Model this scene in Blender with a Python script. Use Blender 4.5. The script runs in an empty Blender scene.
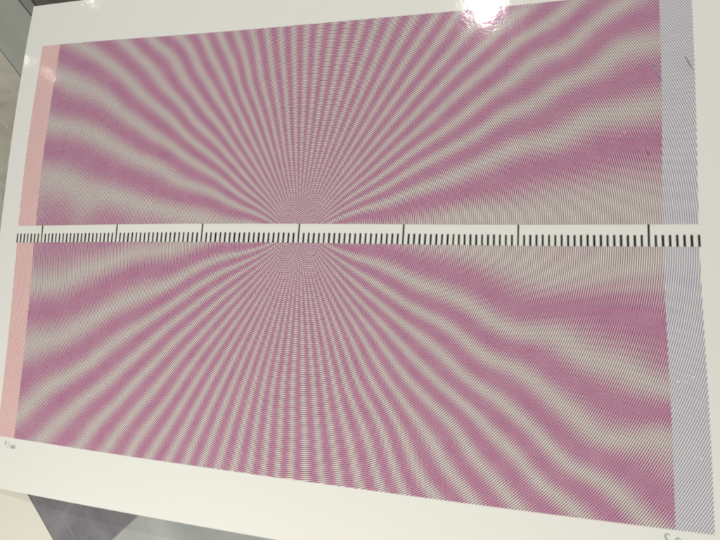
import bpy, math, random
import numpy as np
from mathutils import Matrix, Vector

# ---------------------------------------------------------------- units
# the print is measured in ruler divisions (one small tick = 4.5 mm)
S = 0.0045
P = [36.48774, -20.2998, 91.7528, -0.150038, -0.2528557, -0.0415762, 529.2411, 43.48144, -43.99021, 1.861718, -1.844344, -0.1933561, -1.512631, -0.3151488, 0.5065894, 0.5421248, 0.4085822, -0.138624, -0.177878, 0.01982257]
scene = bpy.context.scene
C = scene.collection

# ---------------------------------------------------------------- camera
def rotvec(w):
    w = np.array(w); t = np.linalg.norm(w); k = w / t
    K = np.array([[0, -k[2], k[1]], [k[2], 0, -k[0]], [-k[1], k[0], 0]])
    return np.eye(3) + math.sin(t) * K + (1 - math.cos(t)) * K @ K
cam_d = bpy.data.cameras.new('camera')
cam = bpy.data.objects.new('camera', cam_d); C.objects.link(cam)
Rt = rotvec(P[3:6]).T
m = Matrix([list(Rt[i]) + [P[i] * S] for i in range(3)] + [[0, 0, 0, 1]])
cam.matrix_world = m
cam_d.sensor_width = 36.0
cam_d.lens = P[6] / 720 * 36
cam_d.dof.use_dof = True; cam_d.dof.focus_distance = 1.0; cam_d.dof.aperture_fstop = 13.5
cam_d.clip_start = 0.01; cam_d.clip_end = 50
scene.camera = cam

# ---------------------------------------------------------------- light
world = bpy.data.worlds.new('World'); scene.world = world; world.use_nodes = True
bg = world.node_tree.nodes['Background']
bg.inputs[0].default_value = (0.97, 0.98, 1.0, 1); bg.inputs[1].default_value = 0.335
def lamp(name, loc, target, size, watts, col, shape='DISK', size_y=None, spread=None):
    l = bpy.data.lights.new(name, 'AREA'); l.shape = shape; l.size = size * S
    if size_y: l.size_y = size_y * S
    l.energy = watts; l.color = col
    if spread: l.spread = spread
    o = bpy.data.objects.new(name, l); C.objects.link(o)
    o.location = Vector(loc) * S
    d = (Vector(target) - Vector(loc)).normalized()
    o.rotation_euler = d.to_track_quat('-Z', 'Y').to_euler()
    return o
lamp('ceiling_lamp', (28, 198, 200), (10, 0, 0), 7, 4.8, (1.0, 0.96, 0.91))
lamp('small_spot_far', (-251, 219, 195), (0, 0, 0), 5, 0.05, (1.0, 0.93, 0.78), 'RECTANGLE', 2.5)
lamp('small_spot_left', (-287, 155, 170), (0, 0, 0), 2.4, 0.035, (1.0, 0.95, 0.86))
lamp('small_spot_low', (-231, 126, 150), (0, 0, 0), 1.5, 0.011, (1.0, 0.93, 0.84))
lamp('broad_fill', (-15, -200, 130), (-10, -10, 0), 90, 7.6, (1.0, 0.97, 0.88), 'RECTANGLE', 60)  # unseen soft area light, added to brighten the sheet from its lower side

scene.view_settings.view_transform = 'Standard'
scene.view_settings.look = 'None'
scene.view_settings.exposure = 0
scene.view_settings.gamma = 1
scene.view_settings.use_curve_mapping = False

# ---------------------------------------------------------------- measured data
# how the printed edges wander on the sheet: u, v, du, dv
WARP = [(0, 1.86, -0.103, -0.113),
        (20, 1.86, -0.785, 0.132),
        (40, 1.86, -0.671, 0.208),
        (60, 1.86, -0.071, 0.148),
        (80, 1.86, -0.175, 0.026),
        (100, 1.86, -0.223, -0.055),
        (120, 1.86, -0.451, -0.093),
        (-7, -1.84, 0.27, -0.233),
        (127, -1.84, -0.292, 0.095),
        (60, -1.84, -0.007, 0.088),
        (120, -1.84, -0.495, 0.055),
        (0, -1.84, 0.383, -0.287),
        (-7, 43.48, 0.079, 0.685),
        (-2, 43.48, 0.337, 0.556),
        (-2, -43.99, 0.271, 0.188),
        (122, -43.99, 0.314, 0.08),
        (127, -43.99, 0.173, 0.155),
        (-7, 1.64, -0.003, None),
        (-7, -36.32, 0.644, None),
        (-2, 12.0, -0.471, None),
        (-2, -2.18, -0.392, None),
        (-2, -35.89, 0.62, None),
        (122, 41.47, 0.341, None),
        (122, 24.88, 0.192, None),
        (122, 9.24, -0.044, None),
        (122, -1.85, -0.131, None),
        (122, -26.97, 0.136, None),
        (127, 40.91, -0.004, None),
        (127, 24.53, 0.093, None),
        (127, 9.12, 0.05, None),
        (127, -1.79, 0.01, None),
        (127, -26.51, 0.355, None),
        (9.64, 43.48, None, 0.365),
        (29.25, 43.48, None, 0.028),
        (43.34, 43.48, None, -0.245),
        (76.48, 43.48, None, -0.156),
        (90.34, 43.48, None, -0.485),
        (97.01, 43.48, None, -0.248),
        (107.38, 43.48, None, -0.224),
        (17.91, -43.99, None, -0.024),
        (38.36, -43.99, None, -0.123),
        (74.67, -43.99, None, -0.196),
        (112.16, -43.99, None, -0.052),
        (20.47, -1.84, None, -0.131),
        (47.92, -1.84, None, 0.077),
        (72.01, -1.84, None, 0.07),
        (112.5, -1.84, None, 0.017)]
# phase slips of the two line fields where the fringes wander: u,v,slip
FRINGE = """70.8,4.4,0.14 74.9,5.4,-0.09 79.0,7.0,-0.05 82.9,8.6,-0.03 86.5,9.8,-0.06 89.6,11.2,-0.02 86.1,9.4,-0.10 89.9,11.4,-0.01 93.8,13.1,0.03 97.5,15.1,0.09
100.1,16.4,0.12 103.0,16.5,-0.00 104.9,16.4,-0.08 107.0,17.5,-0.05 109.1,18.8,-0.00 112.0,20.3,0.03 109.1,19.5,0.06 111.6,20.7,0.08 116.8,21.2,-0.05 121.9,22.5,-0.09
95.1,21.6,0.24 98.5,22.9,0.12 103.0,24.3,-0.05 104.8,25.7,-0.01 107.0,27.6,0.07 109.2,28.1,-0.02 112.0,28.9,-0.11 109.2,28.1,-0.02 111.7,29.1,-0.06 113.5,31.1,0.03
115.6,33.2,0.12 118.4,33.3,-0.03 121.8,33.4,-0.19 85.9,14.6,-0.05 89.8,17.2,0.03 93.6,19.0,-0.06 97.4,21.3,-0.03 100.0,22.6,-0.05 72.7,7.1,-0.05 84.7,14.5,0.07
89.4,16.6,-0.05 85.7,18.7,-0.13 88.8,21.1,-0.10 91.9,23.1,-0.15 88.8,21.7,0.04 91.5,23.7,0.03 95.4,26.5,0.00 98.4,28.4,-0.05 101.0,30.8,0.01 102.5,32.6,0.11
105.1,32.8,-0.13 107.0,33.5,-0.21 109.2,35.2,-0.19 112.1,38.4,-0.07 108.4,34.9,-0.17 110.3,37.3,-0.05 112.8,38.7,-0.09 115.3,40.6,-0.09 117.5,42.1,-0.10 85.5,23.4,-0.04
88.7,26.5,-0.00 92.1,29.8,0.00 94.8,32.0,-0.05 97.1,34.4,0.00 99.8,36.6,-0.04 102.8,38.0,-0.21 105.5,39.9,-0.26 108.4,42.3,-0.30 85.4,27.8,-0.10 88.5,31.3,-0.08
91.6,34.2,-0.17 94.7,37.5,-0.18 100.9,42.7,-0.37 85.2,32.5,-0.18 87.9,35.9,-0.21 90.3,39.3,-0.15 91.8,40.7,-0.23 85.0,37.7,-0.27 86.5,40.5,-0.20 88.1,42.9,-0.21
88.1,42.7,-0.24 84.4,42.6,-0.44 79.7,42.6,-0.28 76.2,42.5,-0.35 72.5,42.6,-0.21 69.6,42.4,-0.31 66.7,42.5,-0.32 63.9,42.5,-0.37 61.0,42.8,-0.34 58.2,42.8,-0.37
58.1,42.5,-0.32 58.3,36.7,-0.32 55.5,42.5,-0.41 56.2,34.5,-0.34 52.3,42.6,-0.34 54.1,33.2,-0.40 49.5,42.8,-0.44 51.8,32.4,-0.34 46.1,42.9,-0.39 49.5,31.1,-0.22
42.6,42.7,-0.36 46.0,34.2,-0.34 49.0,26.8,-0.31 38.8,42.8,-0.35 42.6,36.0,-0.48 45.3,28.9,-0.23 48.9,22.1,-0.31 34.9,42.9,-0.43 37.9,36.8,-0.30 41.6,31.1,-0.38
45.9,23.2,-0.23 29.3,42.9,-0.28 33.0,38.7,-0.43 36.3,33.4,-0.33 39.9,28.3,-0.33 43.4,23.8,-0.43 24.7,41.2,-0.24 29.5,36.9,-0.46 32.8,31.7,-0.24 37.1,26.5,-0.20
41.0,22.4,-0.34 25.6,33.9,-0.33 31.7,27.8,-0.31 37.0,22.1,-0.22 26.6,26.6,-0.27 31.3,22.9,-0.28 22.2,43.0,-0.10 25.9,40.3,-0.31 30.4,34.3,-0.21 16.1,42.7,-0.25
21.2,38.1,-0.31 25.2,33.2,-0.15 31.2,27.8,-0.22 4.3,43.0,-0.13 10.9,38.9,-0.25 15.3,35.9,-0.32 19.8,32.0,-0.28 24.7,28.2,-0.29 31.8,22.9,-0.36 -0.7,36.7,-0.16
3.9,34.2,-0.19 9.0,32.2,-0.32 14.7,28.8,-0.34 17.9,25.8,-0.21 23.3,22.8,-0.26 28.5,19.6,-0.28 -1.3,24.5,-0.08 5.4,24.2,-0.29 10.4,22.4,-0.33 15.9,19.6,-0.30
5.5,23.4,-0.22 9.8,22.2,-0.28 14.8,19.4,-0.22 19.6,17.3,-0.21 24.2,15.2,-0.19 28.7,13.6,-0.25 33.2,10.6,-0.07 28.1,14.1,-0.29 31.6,11.6,-0.12 36.9,9.6,-0.17
44.2,6.8,-0.23 50.2,4.5,-0.41 27.4,19.9,-0.21 33.0,16.8,-0.28 38.5,13.3,-0.27 43.8,10.0,-0.27 49.0,6.3,-0.05 29.0,24.2,-0.19 33.7,20.1,-0.10 39.2,16.6,-0.29
43.5,13.2,-0.32 48.8,8.5,-0.14 34.8,23.5,-0.04 41.0,18.4,-0.25 45.9,13.6,-0.25 50.2,9.4,-0.24 70.9,-4.0,-0.04 75.1,-5.1,-0.18 78.9,-6.7,-0.13 82.1,-8.6,0.03
86.8,-9.8,-0.08 83.3,-9.0,0.00 87.2,-10.2,-0.04 91.1,-12.0,0.01 94.8,-13.9,0.07 97.7,-15.8,0.17 99.9,-16.6,0.16 102.3,-16.3,0.01 104.7,-15.8,-0.14 106.8,-17.0,-0.10
109.4,-19.3,0.03 109.8,-20.3,0.12 113.0,-20.6,0.02 116.2,-21.4,-0.01 119.3,-23.2,0.04 122.0,-24.2,0.03 69.7,-5.9,0.23 74.1,-8.4,0.16 78.3,-10.7,0.08 82.4,-13.3,0.12
87.1,-15.4,-0.03 87.4,-15.6,-0.04 91.3,-18.2,0.04 95.0,-20.5,0.07 93.2,-19.9,0.15 96.1,-21.4,0.10 98.6,-21.9,-0.03 101.0,-22.8,-0.10 103.4,-25.1,0.02 106.1,-27.0,0.06
108.8,-29.2,0.13 106.5,-27.1,0.05 108.4,-28.8,0.12 110.4,-30.7,0.19 112.3,-31.8,0.19 114.8,-32.2,0.08 119.1,-31.5,-0.24 122.1,-31.2,-0.40 83.7,-17.8,0.02 86.1,-19.6,0.02
88.8,-21.3,-0.05 87.7,-21.2,0.10 90.3,-23.2,0.10 92.6,-25.3,0.15 95.1,-26.3,0.00 97.3,-27.6,-0.05 99.7,-29.6,-0.02 102.1,-31.5,-0.01 104.2,-33.3,0.03 106.2,-35.1,0.07
108.1,-36.6,0.06 107.2,-36.6,0.15 110.8,-37.6,-0.05 114.3,-39.7,-0.11 117.6,-42.5,-0.07 84.0,-22.9,0.18 86.7,-25.0,0.06 89.0,-27.0,0.03 92.0,-28.9,-0.12 93.8,-30.9,-0.07
96.3,-33.1,-0.09 98.8,-34.9,-0.15 100.9,-36.7,-0.15 102.2,-38.7,-0.05 104.9,-40.7,-0.10 107.5,-42.0,-0.23 84.2,-27.4,0.09 86.5,-29.4,-0.04 89.2,-31.7,-0.16 91.4,-33.9,-0.18
95.1,-38.0,-0.16 92.6,-36.8,0.06 94.7,-38.6,-0.03 96.9,-40.7,-0.06 98.9,-42.1,-0.17 84.4,-32.8,0.06 86.7,-35.1,-0.08 88.3,-37.8,0.01 84.4,-33.0,0.09 86.8,-35.6,0.00
88.3,-38.3,0.09 90.2,-40.2,-0.01 92.0,-42.0,-0.09 84.8,-41.5,0.31 86.7,-43.0,0.10 61.1,-27.0,0.41 61.5,-34.8,0.36 61.8,-43.2,0.39 63.0,-26.9,0.35 63.8,-34.6,0.36
64.7,-43.2,0.38 64.8,-26.8,0.35 66.1,-34.4,0.38 67.6,-42.9,0.39 66.8,-26.6,0.31 68.6,-34.1,0.35 70.8,-42.8,0.33 68.7,-26.5,0.36 71.2,-33.9,0.30 74.2,-42.8,0.28
70.7,-26.3,0.37 74.4,-33.6,0.10 78.1,-43.0,0.19 72.9,-26.2,0.37 77.5,-33.3,0.02 81.9,-43.3,0.23 75.5,-26.0,0.32 81.0,-33.7,0.07 86.7,-43.2,0.12 60.9,-27.4,0.52
61.7,-37.1,0.32 59.5,-43.8,0.18 56.7,-43.8,0.14 53.8,-43.9,0.09 50.6,-43.7,0.13 47.4,-43.7,0.14 44.2,-43.5,0.13 40.6,-43.5,0.10 37.2,-43.3,-0.01 32.4,-43.4,0.03
-1.4,-24.7,-0.08 6.2,-22.8,-0.19 11.7,-20.2,-0.17 16.5,-17.7,-0.11 21.1,-15.3,-0.04 25.1,-12.9,0.07 31.2,-11.3,-0.05 26.7,-13.3,-0.07 31.7,-11.1,-0.04 36.4,-8.5,0.10
41.1,-6.0,0.29 45.8,-4.4,0.32 -1.2,-39.3,-0.38 2.6,-35.8,-0.27 8.0,-31.7,-0.19 13.4,-28.8,-0.24 18.0,-25.6,-0.19 21.0,-22.9,-0.07 25.9,-19.5,0.00 31.7,-15.7,0.10
27.4,-19.0,-0.06 32.2,-15.7,0.04 36.9,-12.5,0.19 41.5,-9.3,0.39 46.1,-7.0,0.37 6.6,-42.6,-0.28 9.7,-39.6,-0.22 14.3,-35.6,-0.18 17.9,-32.7,-0.15 22.8,-28.8,-0.14
26.7,-25.5,-0.08 16.4,-42.9,-0.31 20.2,-37.7,-0.12 23.6,-34.8,-0.16 28.2,-29.3,0.04 32.8,-24.6,0.12 22.5,-43.1,-0.15 26.1,-38.0,-0.02 29.8,-33.8,-0.01 33.3,-29.7,0.00
28.3,-43.3,-0.15 30.9,-38.8,-0.00 33.9,-34.7,-0.01 32.7,-43.4,-0.02 1.8,12.4,-0.33 7.5,10.2,-0.28 13.5,8.4,-0.24 21.0,6.8,-0.23 27.6,5.6,-0.22 32.9,4.6,-0.21
4.9,3.4,-0.38 16.4,3.8,-0.41 10.8,3.3,-0.23 -1.5,-11.3,-0.25 6.3,-10.6,-0.29 12.3,-8.1,-0.21 17.7,-6.4,-0.17 23.0,-4.9,-0.13 28.8,-4.2,-0.13 1.1,-3.5,-0.38
8.2,-3.2,-0.38 14.5,-2.9,-0.38 108.1,-6.4,0.13 113.1,-5.6,0.08 118.1,-4.0,0.04 90.2,3.4,0.10 101.4,3.4,0.05 110.2,4.3,0.06 113.2,5.0,0.07 90.1,7.7,-0.03
97.6,10.0,0.00 104.9,12.2,0.03 110.2,13.6,0.02 108.4,12.9,0.01 113.3,14.7,0.04 118.4,15.7,0.01 87.1,-6.1,-0.13 92.8,-8.7,0.00 98.4,-11.9,0.17 103.7,-13.0,0.12
109.8,-12.2,-0.07 113.1,-12.2,-0.12 116.3,-13.0,-0.12 119.5,-13.9,-0.11 106.4,-23.2,0.08 109.7,-24.0,-0.01 112.3,-25.5,0.02 115.1,-27.2,0.05 117.6,-27.7,-0.02 120.7,-27.1,-0.20
106.5,-31.9,0.14 109.7,-34.6,0.19 114.4,-35.4,-0.07 117.4,-37.3,-0.08 120.4,-39.7,-0.03 -1.3,-17.0,-0.05 5.9,-16.3,-0.14 14.2,-13.2,-0.09 20.5,-10.3,0.02 24.5,-7.9,0.14
29.6,-6.9,0.13 -1.1,19.1,-0.18 6.4,17.8,-0.26 13.8,14.5,-0.19 21.4,11.9,-0.16 28.2,9.3,-0.11 32.5,7.8,-0.08 0.4,29.7,-0.07 7.9,27.1,-0.20 14.1,24.7,-0.30
-0.2,40.9,-0.10 7.6,37.6,-0.31 15.3,32.3,-0.35"""
H = P[11:]
def height(u, v):
    a = (u - 60) / 67; b = v / 50
    return (a*a*H[0] + a*b*H[1] + b*b*H[2] + a**3*H[3] + a*a*b*H[4] + a*b*b*H[5]
            + b**3*H[6] + a**4*H[7] + a*a*b*b*H[8])
def gp(X, y, terms, noise):
    X = np.array(X, float); y = np.array(y, float); mu = y.mean()
    def k(A, B):
        D = ((A[:, None] - B[None]) ** 2).sum(-1)
        return sum(s * s * np.exp(-D / (2 * l * l)) for s, l in terms)
    al = np.linalg.solve(k(X, X) + np.eye(len(X)) * noise ** 2, y - mu)
    return lambda Q: mu + k(np.array(Q, float), X) @ al
wu = [(a, b, c) for a, b, c, d in WARP if c is not None]
wv = [(a, b, d) for a, b, c, d in WARP if d is not None]
gu = gp([w[:2] for w in wu], [w[2] for w in wu], [(.4, 22)], .12)
gv = gp([w[:2] for w in wv], [w[2] for w in wv], [(.3, 25)], .1)
fr = [tuple(map(float, s.split(','))) for s in FRINGE.split()]
slip = gp([f[:2] for f in fr], [f[2] for f in fr], [(.2, 25), (.12, 4.5)], .05)

def place(uv, lift=0.0, warp=True):
    """sheet coordinates -> 3D points (metres) and true sheet coordinates"""
    uv = np.array(uv, float)
    if warp:
        uv = uv + np.stack([gu(uv), gv(uv)], 1)
    z = height(uv[:, 0], uv[:, 1]) + lift
    return np.stack([uv[:, 0] - 60, uv[:, 1], z], 1) * S, uv

# ---------------------------------------------------------------- materials
def newmat(name):
    m = bpy.data.materials.new(name); m.use_nodes = True
    nt = m.node_tree; b = nt.nodes['Principled BSDF']
    return m, nt, b
def N(nt, t, **kw):
    n = nt.nodes.new(t)
    for k, v in kw.items(): setattr(n, k, v)
    return n
def M(nt, op, a, b=None, c=None, clamp=False):
    n = nt.nodes.new('ShaderNodeMath'); n.operation = op; n.use_clamp = clamp
    for i, x in enumerate((a, b, c)):
        if x is None: continue
        if isinstance(x, (int, float)): n.inputs[i].default_value = x
        else: nt.links.new(x, n.inputs[i])
    return n.outputs[0]
def mixc(nt, fac, a, b, mode='MIX'):
    n = nt.nodes.new('ShaderNodeMix'); n.data_type = 'RGBA'; n.blend_type = mode
    for s, x in ((n.inputs[0], fac), (n.inputs[6], a), (n.inputs[7], b)):
        if isinstance(x, (int, float)): s.default_value = x
        elif isinstance(x, tuple): s.default_value = x + ((1,) if len(x) == 3 else ())
        else: nt.links.new(x, s)
    return n.outputs[2]

PAPER = (0.85, 0.845, 0.78)
def paper_relief(nt, b, amt=1.0):
    """slight cockle of the coated sheet plus fine tooth"""
    tc = N(nt, 'ShaderNodeTexCoord')
    n1 = N(nt, 'ShaderNodeTexNoise'); n1.inputs['Scale'].default_value = 38; n1.inputs['Detail'].default_value = 3
    n2 = N(nt, 'ShaderNodeTexNoise'); n2.inputs['Scale'].default_value = 420; n2.inputs['Detail'].default_value = 3
    nt.links.new(tc.outputs['Object'], n1.inputs['Vector']); nt.links.new(tc.outputs['Object'], n2.inputs['Vector'])
    b1 = N(nt, 'ShaderNodeBump'); b1.inputs['Strength'].default_value = 1.0; b1.inputs['Distance'].default_value = 0.00022 * amt
    b2 = N(nt, 'ShaderNodeBump'); b2.inputs['Strength'].default_value = 1.0; b2.inputs['Distance'].default_value = 0.00003 * amt
    nt.links.new(n1.outputs[0], b1.inputs['Height']); nt.links.new(n2.outputs[0], b2.inputs['Height'])
    nt.links.new(b1.outputs[0], b2.inputs['Normal']); nt.links.new(b2.outputs[0], b.inputs['Normal'])
    return tc, n1, n2
def paper_mat(name, col, rough):
    m, nt, b = newmat(name)
    tc, n1, n2 = paper_relief(nt, b)
    n3 = N(nt, 'ShaderNodeTexNoise'); n3.inputs['Scale'].default_value = 9; n3.inputs['Detail'].default_value = 4
    nt.links.new(tc.outputs['Object'], n3.inputs['Vector'])
    f = M(nt, 'MULTIPLY_ADD', n3.outputs[0], 0.5, -0.1, clamp=True)
    c = mixc(nt, f, col, tuple(x * y for x, y in zip(col, (0.95, 0.96, 0.93))))
    nt.links.new(c, b.inputs['Base Color'])
    b.inputs['Roughness'].default_value = rough
    b.inputs['Specular IOR Level'].default_value = 0.5
    return m
m_paper = paper_mat('coated_paper', PAPER, 0.075)
m_sheet = paper_mat('cream_paper', (0.74, 0.72, 0.62), 0.45)

RED_T = (0.71, 0.01, 0.14); BLUE_T = (0.02, 0.035, 0.38)
FIELD_PAPER = (0.86, 0.825, 0.725)   # the printed fields carry a faint warm varnish
def line_mat():
    """two screens of concentric printed lines, one red, one blue grey, their
    centres five divisions apart; where they overlap the inks multiply"""
    m, nt, b = newmat('printed_line_fields')
    paper_relief(nt, b)
    uvn = N(nt, 'ShaderNodeUVMap', uv_map='sheet')
    sep = N(nt, 'ShaderNodeSeparateXYZ'); nt.links.new(uvn.outputs[0], sep.inputs[0])
    at = N(nt, 'ShaderNodeAttribute', attribute_name='slip')
    ma = N(nt, 'ShaderNodeAttribute', attribute_name='red_ink')
    mb = N(nt, 'ShaderNodeAttribute', attribute_name='blue_ink')
    u, v = sep.outputs[0], sep.outputs[1]
    vv = M(nt, 'MULTIPLY', v, v)
    # ink starvation: slow variation of line weight
    tc = N(nt, 'ShaderNodeTexCoord'); nz = N(nt, 'ShaderNodeTexNoise')
    nz.inputs['Scale'].default_value = 60; nz.inputs['Detail'].default_value = 3
    nt.links.new(tc.outputs['Object'], nz.inputs['Vector'])
    wob = M(nt, 'MULTIPLY_ADD', nz.outputs[0], 0.07, -0.035)
    def screen(cu, sgn, duty, phase):
        du = M(nt, 'SUBTRACT', u, cu)
        r = M(nt, 'SQRT', M(nt, 'ADD', M(nt, 'MULTIPLY', du, du), vv))
        f = M(nt, 'MULTIPLY_ADD', at.outputs['Fac'], 0.5 * sgn, M(nt, 'MULTIPLY_ADD', r, 3.0, phase))
        tri = M(nt, 'ABSOLUTE', M(nt, 'SUBTRACT', M(nt, 'FRACT', f), 0.5))      # 0 centre of line, .5 gap
        e = M(nt, 'SUBTRACT', M(nt, 'ADD', duty / 2, M(nt, 'MULTIPLY', wob, 0.5)), tri)
        return M(nt, 'MULTIPLY_ADD', e, 7.0, 0.5, clamp=True)
    ra = M(nt, 'MULTIPLY', screen(57.5, 1, 0.395, 0.0), ma.outputs['Fac'])
    bb = M(nt, 'MULTIPLY', screen(62.5, -1, 0.36, 0.0), mb.outputs['Fac'])
    c = mixc(nt, ra, (1.0, 1.0, 1.0), RED_T)
    c = mixc(nt, 1.0, c, mixc(nt, bb, (1.0, 1.0, 1.0), BLUE_T), 'MULTIPLY')
    c = mixc(nt, 1.0, c, FIELD_PAPER, 'MULTIPLY')
    nt.links.new(c, b.inputs['Base Color'])
    b.inputs['Roughness'].default_value = 0.08
    return m
m_lines = line_mat()

m_ink, nt, b = newmat('black_ink')
b.inputs['Base Color'].default_value = (0.008, 0.009, 0.008, 1); b.inputs['Roughness'].default_value = 0.35
m_pencil, nt, b = newmat('pencil_graphite')
b.inputs['Base Color'].default_value = (0.17, 0.17, 0.165, 1); b.inputs['Roughness'].default_value = 0.5
m_scuff, nt, b = newmat('rubbed_ink')
b.inputs['Base Color'].default_value = (0.34, 0.27, 0.36, 1); b.inputs['Roughness'].default_value = 0.4
m_fleck, nt, b = newmat('white_fleck')
b.inputs['Base Color'].default_value = (0.78, 0.80, 0.80, 1); b.inputs['Roughness'].default_value = 0.4

def stone_mat(name, c1, c2, c3, scale, rough=0.35, vein=0.0):
    m, nt, b = newmat(name)
    tc = N(nt, 'ShaderNodeTexCoord')
    n1 = N(nt, 'ShaderNodeTexNoise'); n1.inputs['Scale'].default_value = scale; n1.inputs['Detail'].default_value = 8
    n1.inputs['Roughness'].default_value = 0.62; n1.inputs['Distortion'].default_value = 1.1
    nt.links.new(tc.outputs['Object'], n1.inputs['Vector'])
    r = N(nt, 'ShaderNodeValToRGB'); nt.links.new(n1.outputs[0], r.inputs[0])
    e = r.color_ramp.elements
    e[0].position = 0.30; e[0].color = c1 + (1,); e[1].position = 0.70; e[1].color = c3 + (1,)
    k = e.new(0.5); k.color = c2 + (1,)
    n2 = N(nt, 'ShaderNodeTexNoise'); n2.inputs['Scale'].default_value = scale * 0.6; n2.inputs['Detail'].default_value = 6
    n2.inputs['Distortion'].default_value = 1.6
    nt.links.new(tc.outputs['Object'], n2.inputs['Vector'])
    d = M(nt, 'ABSOLUTE', M(nt, 'SUBTRACT', n2.outputs[0], 0.5))
    f = M(nt, 'MULTIPLY_ADD', d, -60.0, 1.0, clamp=True)
    c = mixc(nt, M(nt, 'MULTIPLY', f, vein), r.outputs[0], tuple(min(1, x * 1.7 + .03) for x in c3))
    nt.links.new(c, b.inputs['Base Color'])
    n3 = N(nt, 'ShaderNodeTexNoise'); n3.inputs['Scale'].default_value = 900
    nt.links.new(tc.outputs['Object'], n3.inputs['Vector'])
    bp = N(nt, 'ShaderNodeBump'); bp.inputs['Distance'].default_value = 0.00005
    nt.links.new(n3.outputs[0], bp.inputs['Height']); nt.links.new(bp.outputs[0], b.inputs['Normal'])
    b.inputs['Roughness'].default_value = rough
    return m
m_grey = stone_mat('grey_stone', (0.31, 0.32, 0.27), (0.34, 0.355, 0.30), (0.37, 0.385, 0.32), 14)
m_grey2 = stone_mat('warm_grey_stone', (0.20, 0.195, 0.165), (0.23, 0.225, 0.19), (0.26, 0.25, 0.21), 14)
m_brown = stone_mat('brown_stone', (0.085, 0.07, 0.05), (0.10, 0.085, 0.06), (0.12, 0.10, 0.075), 20)
m_beige = stone_mat('beige_marble', (0.30, 0.28, 0.22), (0.40, 0.375, 0.30), (0.50, 0.48, 0.40), 16, vein=0.15)
m_slate = stone_mat('dark_slate', (0.16, 0.15, 0.165), (0.195, 0.185, 0.20), (0.24, 0.23, 0.24), 22, vein=0.12)
m_pale = stone_mat('pale_marble', (0.33, 0.345, 0.34), (0.40, 0.415, 0.40), (0.50, 0.51, 0.48), 9, vein=0.0)
m_grout, nt, b = newmat('grout')
nzg = N(nt, 'ShaderNodeTexNoise'); nzg.inputs['Scale'].default_value = 300
nt.links.new(mixc(nt, nzg.outputs[0], (0.035, 0.035, 0.03), (0.07, 0.068, 0.06)), b.inputs['Base Color'])
b.inputs['Roughness'].default_value = 0.9

# ---------------------------------------------------------------- builders
def link(name, me, mat=None, parent=None):
    o = bpy.data.objects.new(name, me); C.objects.link(o)
    if mat: me.materials.append(mat)
    if parent: o.parent = parent
    return o
def mesh(name, verts, faces):
    me = bpy.data.meshes.new(name); me.from_pydata([tuple(v) for v in verts], [], faces); me.update(); return me

def patch(name, u0, u1, v0, v1, lift, mat, parent, inks=None, step=1.0, warp=True, edge=None):
    """a piece of the sheet's surface following its curl"""
    nu = max(1, int(round((u1 - u0) / step))); nv = max(1, int(round((v1 - v0) / step)))
    us = np.linspace(u0, u1, nu + 1); vs = np.linspace(v0, v1, nv + 1)
    g = np.array([(u, v) for v in vs for u in us])
    co, uv = place(g, lift, warp)
    faces = [(j * (nu + 1) + i, j * (nu + 1) + i + 1, (j + 1) * (nu + 1) + i + 1, (j + 1) * (nu + 1) + i)
             for j in range(nv) for i in range(nu)]
    me = mesh(name, co, faces)
    me.polygons.foreach_set('use_smooth', [True] * len(me.polygons))
    if inks is not None:
        ul = me.uv_layers.new(name='sheet')
        idx = np.empty(len(me.loops), int); me.loops.foreach_get('vertex_index', idx)
        ul.data.foreach_set('uv', uv[idx].astype(np.float32).ravel())
        a = me.attributes.new('slip', 'FLOAT', 'POINT'); a.data.foreach_set('value', slip(uv).astype(np.float32))
        for nm, val in zip(('red_ink', 'blue_ink'), inks):
            a = me.attributes.new(nm, 'FLOAT', 'POINT'); a.data.foreach_set('value', [float(val)] * len(me.vertices))
    return link(name, me, mat, parent)

# ---------------------------------------------------------------- the surface below
FZ = -4.75          # top of the slabs
floor = link('floor', mesh('floor', [(x * S, y * S, (FZ - 0.5) * S) for x, y in ((-900, -900), (900, -900), (900, 900), (-900, 900))], [(0, 1, 2, 3)]), m_grout)
floor['kind'] = 'structure'
def slab(mat, s0, s1, t0, t1, dz=0.0, gap=0.18, label=None):
    """stone slab laid at 45 degrees: s = u + v, t = v - u"""
    q = 2 ** .5
    s0 += gap * q / 2; s1 -= gap * q / 2; t0 += gap * q / 2; t1 -= gap * q / 2
    b_ = 0.12
    def ring(ins, z):
        return [(((s - t) / 2 - 60) * S, (s + t) / 2 * S, z * S) for s, t in
                ((s0 + ins, t0 + ins), (s1 - ins, t0 + ins), (s1 - ins, t1 - ins), (s0 + ins, t1 - ins))]
    v = ring(0, FZ - 0.6) + ring(0, FZ - b_ + dz) + ring(b_, FZ + dz)
    f = [(8, 9, 10, 11)]
    for r in (0, 4):
        for i in range(4): j = (i + 1) % 4; f.append((r + i, r + 4 + i, r + 4 + j, r + j)[::-1])
    me = mesh('stone_slab', v, f)
    o = link('stone_slab', me, mat, floor)
    if label: o['label'] = label
    return o
slab(m_grey, 22.2, 38.7, -10, 190, label='plain grey stone slab at the top left corner')
slab(m_grey2, 38.7, 42.3, -10, 190, gap=0.22, label='narrow warm grey strip beyond the dark joint')
slab(m_brown, 42.3, 110, -10, 190, dz=-0.12, label='dark brown stone slab beyond the sheet corner')
slab(m_beige, -47, 22.2, 10, 190, gap=0.05, label='beige veined marble slab left of the sheet')
slab(m_slate, -47.1, 22.2, -84.9, 10, gap=0.08, label='dark slate slab below the sheet')
slab(m_slate, -120, -47.1, -84.9, 60, gap=0.08, label='dark slate slab beside the cream sheet')
slab(m_pale, -120, 90, -190, -84.9, gap=0.10, label='pale clouded marble slab below the sheet')

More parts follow.
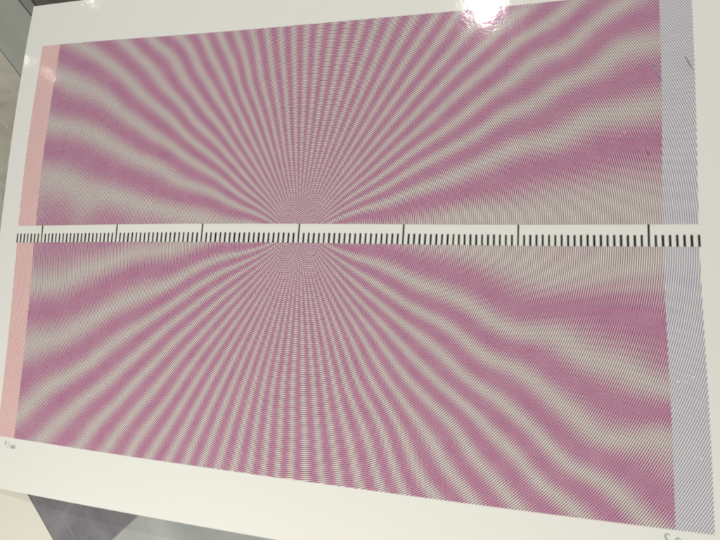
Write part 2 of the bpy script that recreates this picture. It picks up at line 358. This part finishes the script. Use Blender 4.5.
m_joint, nt, b = newmat('pale_joint')
b.inputs['Base Color'].default_value = (0.34, 0.32, 0.33, 1); b.inputs['Roughness'].default_value = 0.7
def joint(s0, s1, t0, t1):
    co = [(((s - t) / 2 - 60) * S, (s + t) / 2 * S, z * S) for z in (FZ - 0.5, FZ + 0.006) for s, t in ((s0, t0), (s1, t0), (s1, t1), (s0, t1))]
    f = [(4, 5, 6, 7), (0, 1, 5, 4), (1, 2, 6, 5), (2, 3, 7, 6), (3, 0, 4, 7)]
    link('joint', mesh('joint', co, f), m_joint, floor)
joint(-47.2, -47.0, -84.8, 10)
joint(-120, 22.2, -85.08, -84.72)
# cream sheet lying under the print's lower left corner
def flat_sheet():
    # corner polygon given in u,v ; its right edge runs at 45 degrees
    poly = [(-48, -5), (-48, -95), (41.8, -95), (-6, -47.2), (-20, -33.2)]
    n = len(poly); z0, z1 = FZ + 0.02, FZ + 0.12
    v = [((u - 60) * S, w * S, z0 * S) for u, w in poly] + [((u - 60) * S, w * S, z1 * S) for u, w in poly]
    f = [tuple(range(n, 2 * n)), tuple(range(n))[::-1]] + [(i, (i + 1) % n, n + (i + 1) % n, n + i) for i in range(n)]
    o = link('paper_sheet', mesh('paper_sheet', v, f), m_sheet)
    o['label'] = 'blank cream sheet of paper under the lower left corner of the striped print'
    o['category'] = 'paper'
flat_sheet()

# ---------------------------------------------------------------- the print
art = bpy.data.objects.new('art_print', None); C.objects.link(art)
art.location = (0, 0, 0); art.empty_display_size = 0.05
art['label'] = 'large white print of mauve moire line rays with a black ruler scale across its middle'
art['category'] = 'print'

def make_sheet():
    u0, u1, v0, v1 = -12.2, 132.2, -54.5, 54.65
    nu, nv = 96, 72
    us = np.linspace(u0, u1, nu + 1); vs = np.linspace(v0, v1, nv + 1)
    top, _ = place([(u + (0.9 * max(0, (v - 20) / 35) ** 1.5 * max(0, 1 - (u + 12) / 30)), v) for v in vs for u in us], 0, False)
    bot = top.copy(); bot[:, 2] -= 0.10 * S
    n = len(top); f = []
    idx = lambda i, j: j * (nu + 1) + i
    for j in range(nv):
        for i in range(nu):
            q = (idx(i, j), idx(i + 1, j), idx(i + 1, j + 1), idx(i, j + 1))
            f.append(q); f.append(tuple(k + n for k in q[::-1]))
    rim = [idx(i, 0) for i in range(nu)] + [idx(nu, j) for j in range(nv)] + [idx(i, nv) for i in range(nu, 0, -1)] + [idx(0, j) for j in range(nv, 0, -1)]
    nr = len(rim)
    V = np.vstack([top, bot, top[rim], bot[rim]])
    for i in range(nr): j = (i + 1) % nr; f.append((2 * n + i, 2 * n + nr + i, 2 * n + nr + j, 2 * n + j))
    me = mesh('backing_sheet', V, f)
    k = 2 * nu * nv
    me.polygons.foreach_set('use_smooth', [i < k for i in range(len(me.polygons))])
    return link('backing_sheet', me, m_paper, art)
sheet = make_sheet()

VT, VB, R1, R0 = P[7], P[8], P[9], P[10]
for (v0, v1, where) in ((R1, VT, 'upper'), (VB, R0, 'lower')):
    f = patch('line_field', -2, 122, v0, v1, 0.03, m_lines, art, (1, 1))
    f['label'] = where + ' field of mauve and cream rays made of overlapping fine lines'
    r = patch('pink_strip', -7, -2, v0, v1, 0.03, m_lines, f, (1, 0)); r['label'] = 'salmon pink strip left of the ' + where + ' field'
    g = patch('grey_strip', 122, 127, v0, v1, 0.03, m_lines, f, (0, 1)); g['label'] = 'blue grey lined strip right of the ' + where + ' field'

scale_band = patch('ruler_scale', -7.6, 127.6, R0 + 0.03, R1 - 0.03, 0.02, m_paper, art)
scale_band['label'] = 'white ruler band between the two fields'
rnd = random.Random(5)
def tick(u, long_):
    hw = 0.155 if long_ else 0.18
    vt = R1 - 0.03 if long_ else 0.08
    hw *= rnd.uniform(0.9, 1.08); vt += rnd.uniform(-.03, .03) if not long_ else 0
    vb = R0 + 0.02
    sl = 0.04 if u < 90 else -0.03
    ring = [(u - hw, vb), (u + hw, vb), (u + hw + sl, vt), (u - hw + sl, vt)]
    a, _ = place(ring, 0.05); b_, _ = place(ring, 0.025)
    me = mesh('tick_mark', np.vstack([a, b_]), [(0, 1, 2, 3), (4, 5, 1, 0), (5, 6, 2, 1), (6, 7, 3, 2), (7, 4, 0, 3)])
    o = link('tick_mark', me, m_ink, scale_band)
    if long_: o['label'] = 'long tick reaching across the ruler band'
for k in range(-7, 128): tick(k, k % 20 == 0)

# pencil writing: strokes as fine ribbons on the sheet
def strokes(name, lines, w, mat, parent, label, lift=0.02):
    V = []; F = []
    for ln in lines:
        pts = np.array(ln, float)
        d = np.gradient(pts, axis=0); d /= np.linalg.norm(d, axis=1)[:, None] + 1e-9
        nrm = np.stack([-d[:, 1], d[:, 0]], 1)
        k = np.linspace(0, 1, len(pts)); ww = w * (0.65 + 0.5 * np.sin(np.pi * k))[:, None]
        L, _ = place(pts + nrm * ww / 2, lift, False); Rr, _ = place(pts - nrm * ww / 2, lift, False)
        b0 = len(V); V += list(L) + list(Rr); n = len(pts)
        F += [(b0 + i, b0 + n + i, b0 + n + i + 1, b0 + i + 1) for i in range(n - 1)]
    o = link(name, mesh(name, V, F), mat, parent); o['label'] = label
    return o
def curve(pts, n=14):
    """Catmull-Rom through control points"""
    p = np.array(pts, float); p = np.vstack([2 * p[0] - p[1], p, 2 * p[-1] - p[-2]]); out = []
    for i in range(1, len(p) - 2):
        for t in np.linspace(0, 1, n, endpoint=False):
            a, b_, c, d = p[i - 1], p[i], p[i + 1], p[i + 2]
            out.append(0.5 * ((2 * b_) + (c - a) * t + (2 * a - 5 * b_ + 4 * c - d) * t * t + (3 * b_ - a - 3 * c + d) * t ** 3))
    out.append(p[-2]); return out
w0 = 0.13
ed = [[(-3.70, -44.55), (-4.15, -45.25), (-3.55, -45.15)], [(-3.62, -44.75), (-3.80, -45.65)],
      [(-2.70, -44.75), (-3.25, -46.05)],
      [(-2.40, -45.15), (-2.45, -45.95)],
      curve([(-2.0, -45.30), (-2.15, -45.65), (-1.95, -45.95), (-1.75, -45.65), (-1.95, -45.28)], 6),
      curve([(-1.4, -45.20), (-1.55, -45.55), (-1.35, -45.92), (-1.12, -45.55), (-1.35, -45.18)], 6)]
strokes('edition_number', ed, w0, m_pencil, sheet, 'small pencilled edition number at the lower left margin')
sg = [curve([(121.55, -44.75), (121.15, -44.62), (120.85, -44.95), (121.2, -45.45), (121.4, -46.0), (121.0, -46.5), (120.5, -46.2)]),
      curve([(122.95, -45.2), (122.5, -44.98), (122.2, -45.4), (122.25, -46.2), (122.7, -46.2), (122.95, -45.5), (122.95, -46.2), (123.4, -46.3)]),
      curve([(124.1, -45.6), (124.2, -46.3), (124.6, -45.6), (124.9, -46.3), (125.3, -45.6), (125.6, -46.3), (126.6, -45.9)])]
strokes('signature', sg, 0.12, m_pencil, sheet, 'pencil signature below the lower right corner, cut by the frame')
strokes('scuff_mark', [curve([(121.0, 30.0), (121.35, 28.9), (121.8, 27.7), (122.1, 26.7)])], 0.26, m_scuff, sheet, 'dark rubbed mark at the right end of the upper mauve field', 0.05)
strokes('scuff_mark', [curve([(125.7, 30.6), (126.1, 29.7), (126.5, 28.8), (126.9, 27.9)])], 0.28, m_scuff, sheet, 'dark rubbed mark on the upper blue grey strip', 0.05)
strokes('scuff_mark', [curve([(119.3, 15.9), (119.75, 14.8), (120.0, 13.4)])], 0.14, m_scuff, sheet, 'short dark mark near the right end of the upper field', 0.05)
rnd = random.Random(11)
def flecks(cu, cv, su, sv, n, size, label):
    for k in range(n):
        u = cu + rnd.gauss(0, su); v = cv + rnd.gauss(0, sv); r = size * rnd.uniform(.5, 1.2)
        ring = [(u + r * math.cos(a) * rnd.uniform(.7, 1.3), v + r * math.sin(a) * rnd.uniform(.7, 1.3)) for a in np.linspace(0, 2 * math.pi, 7)[:-1]]
        co, _ = place(ring, 0.045, False)
        o = link('white_fleck', mesh('white_fleck', co, [(0, 1, 2, 3, 4, 5)]), m_fleck, sheet)
flecks(125.4, -33.6, .15, .15, 3, .16, '')
flecks(124.6, -22.3, .9, .9, 12, .09, '')
flecks(118.5, 17, 1.5, 1.5, 6, .07, '')
flecks(30, 25, 14, 12, 14, .07, '')
flecks(95, 5, 14, 25, 12, .06, '')


print('objects', len(bpy.data.objects))
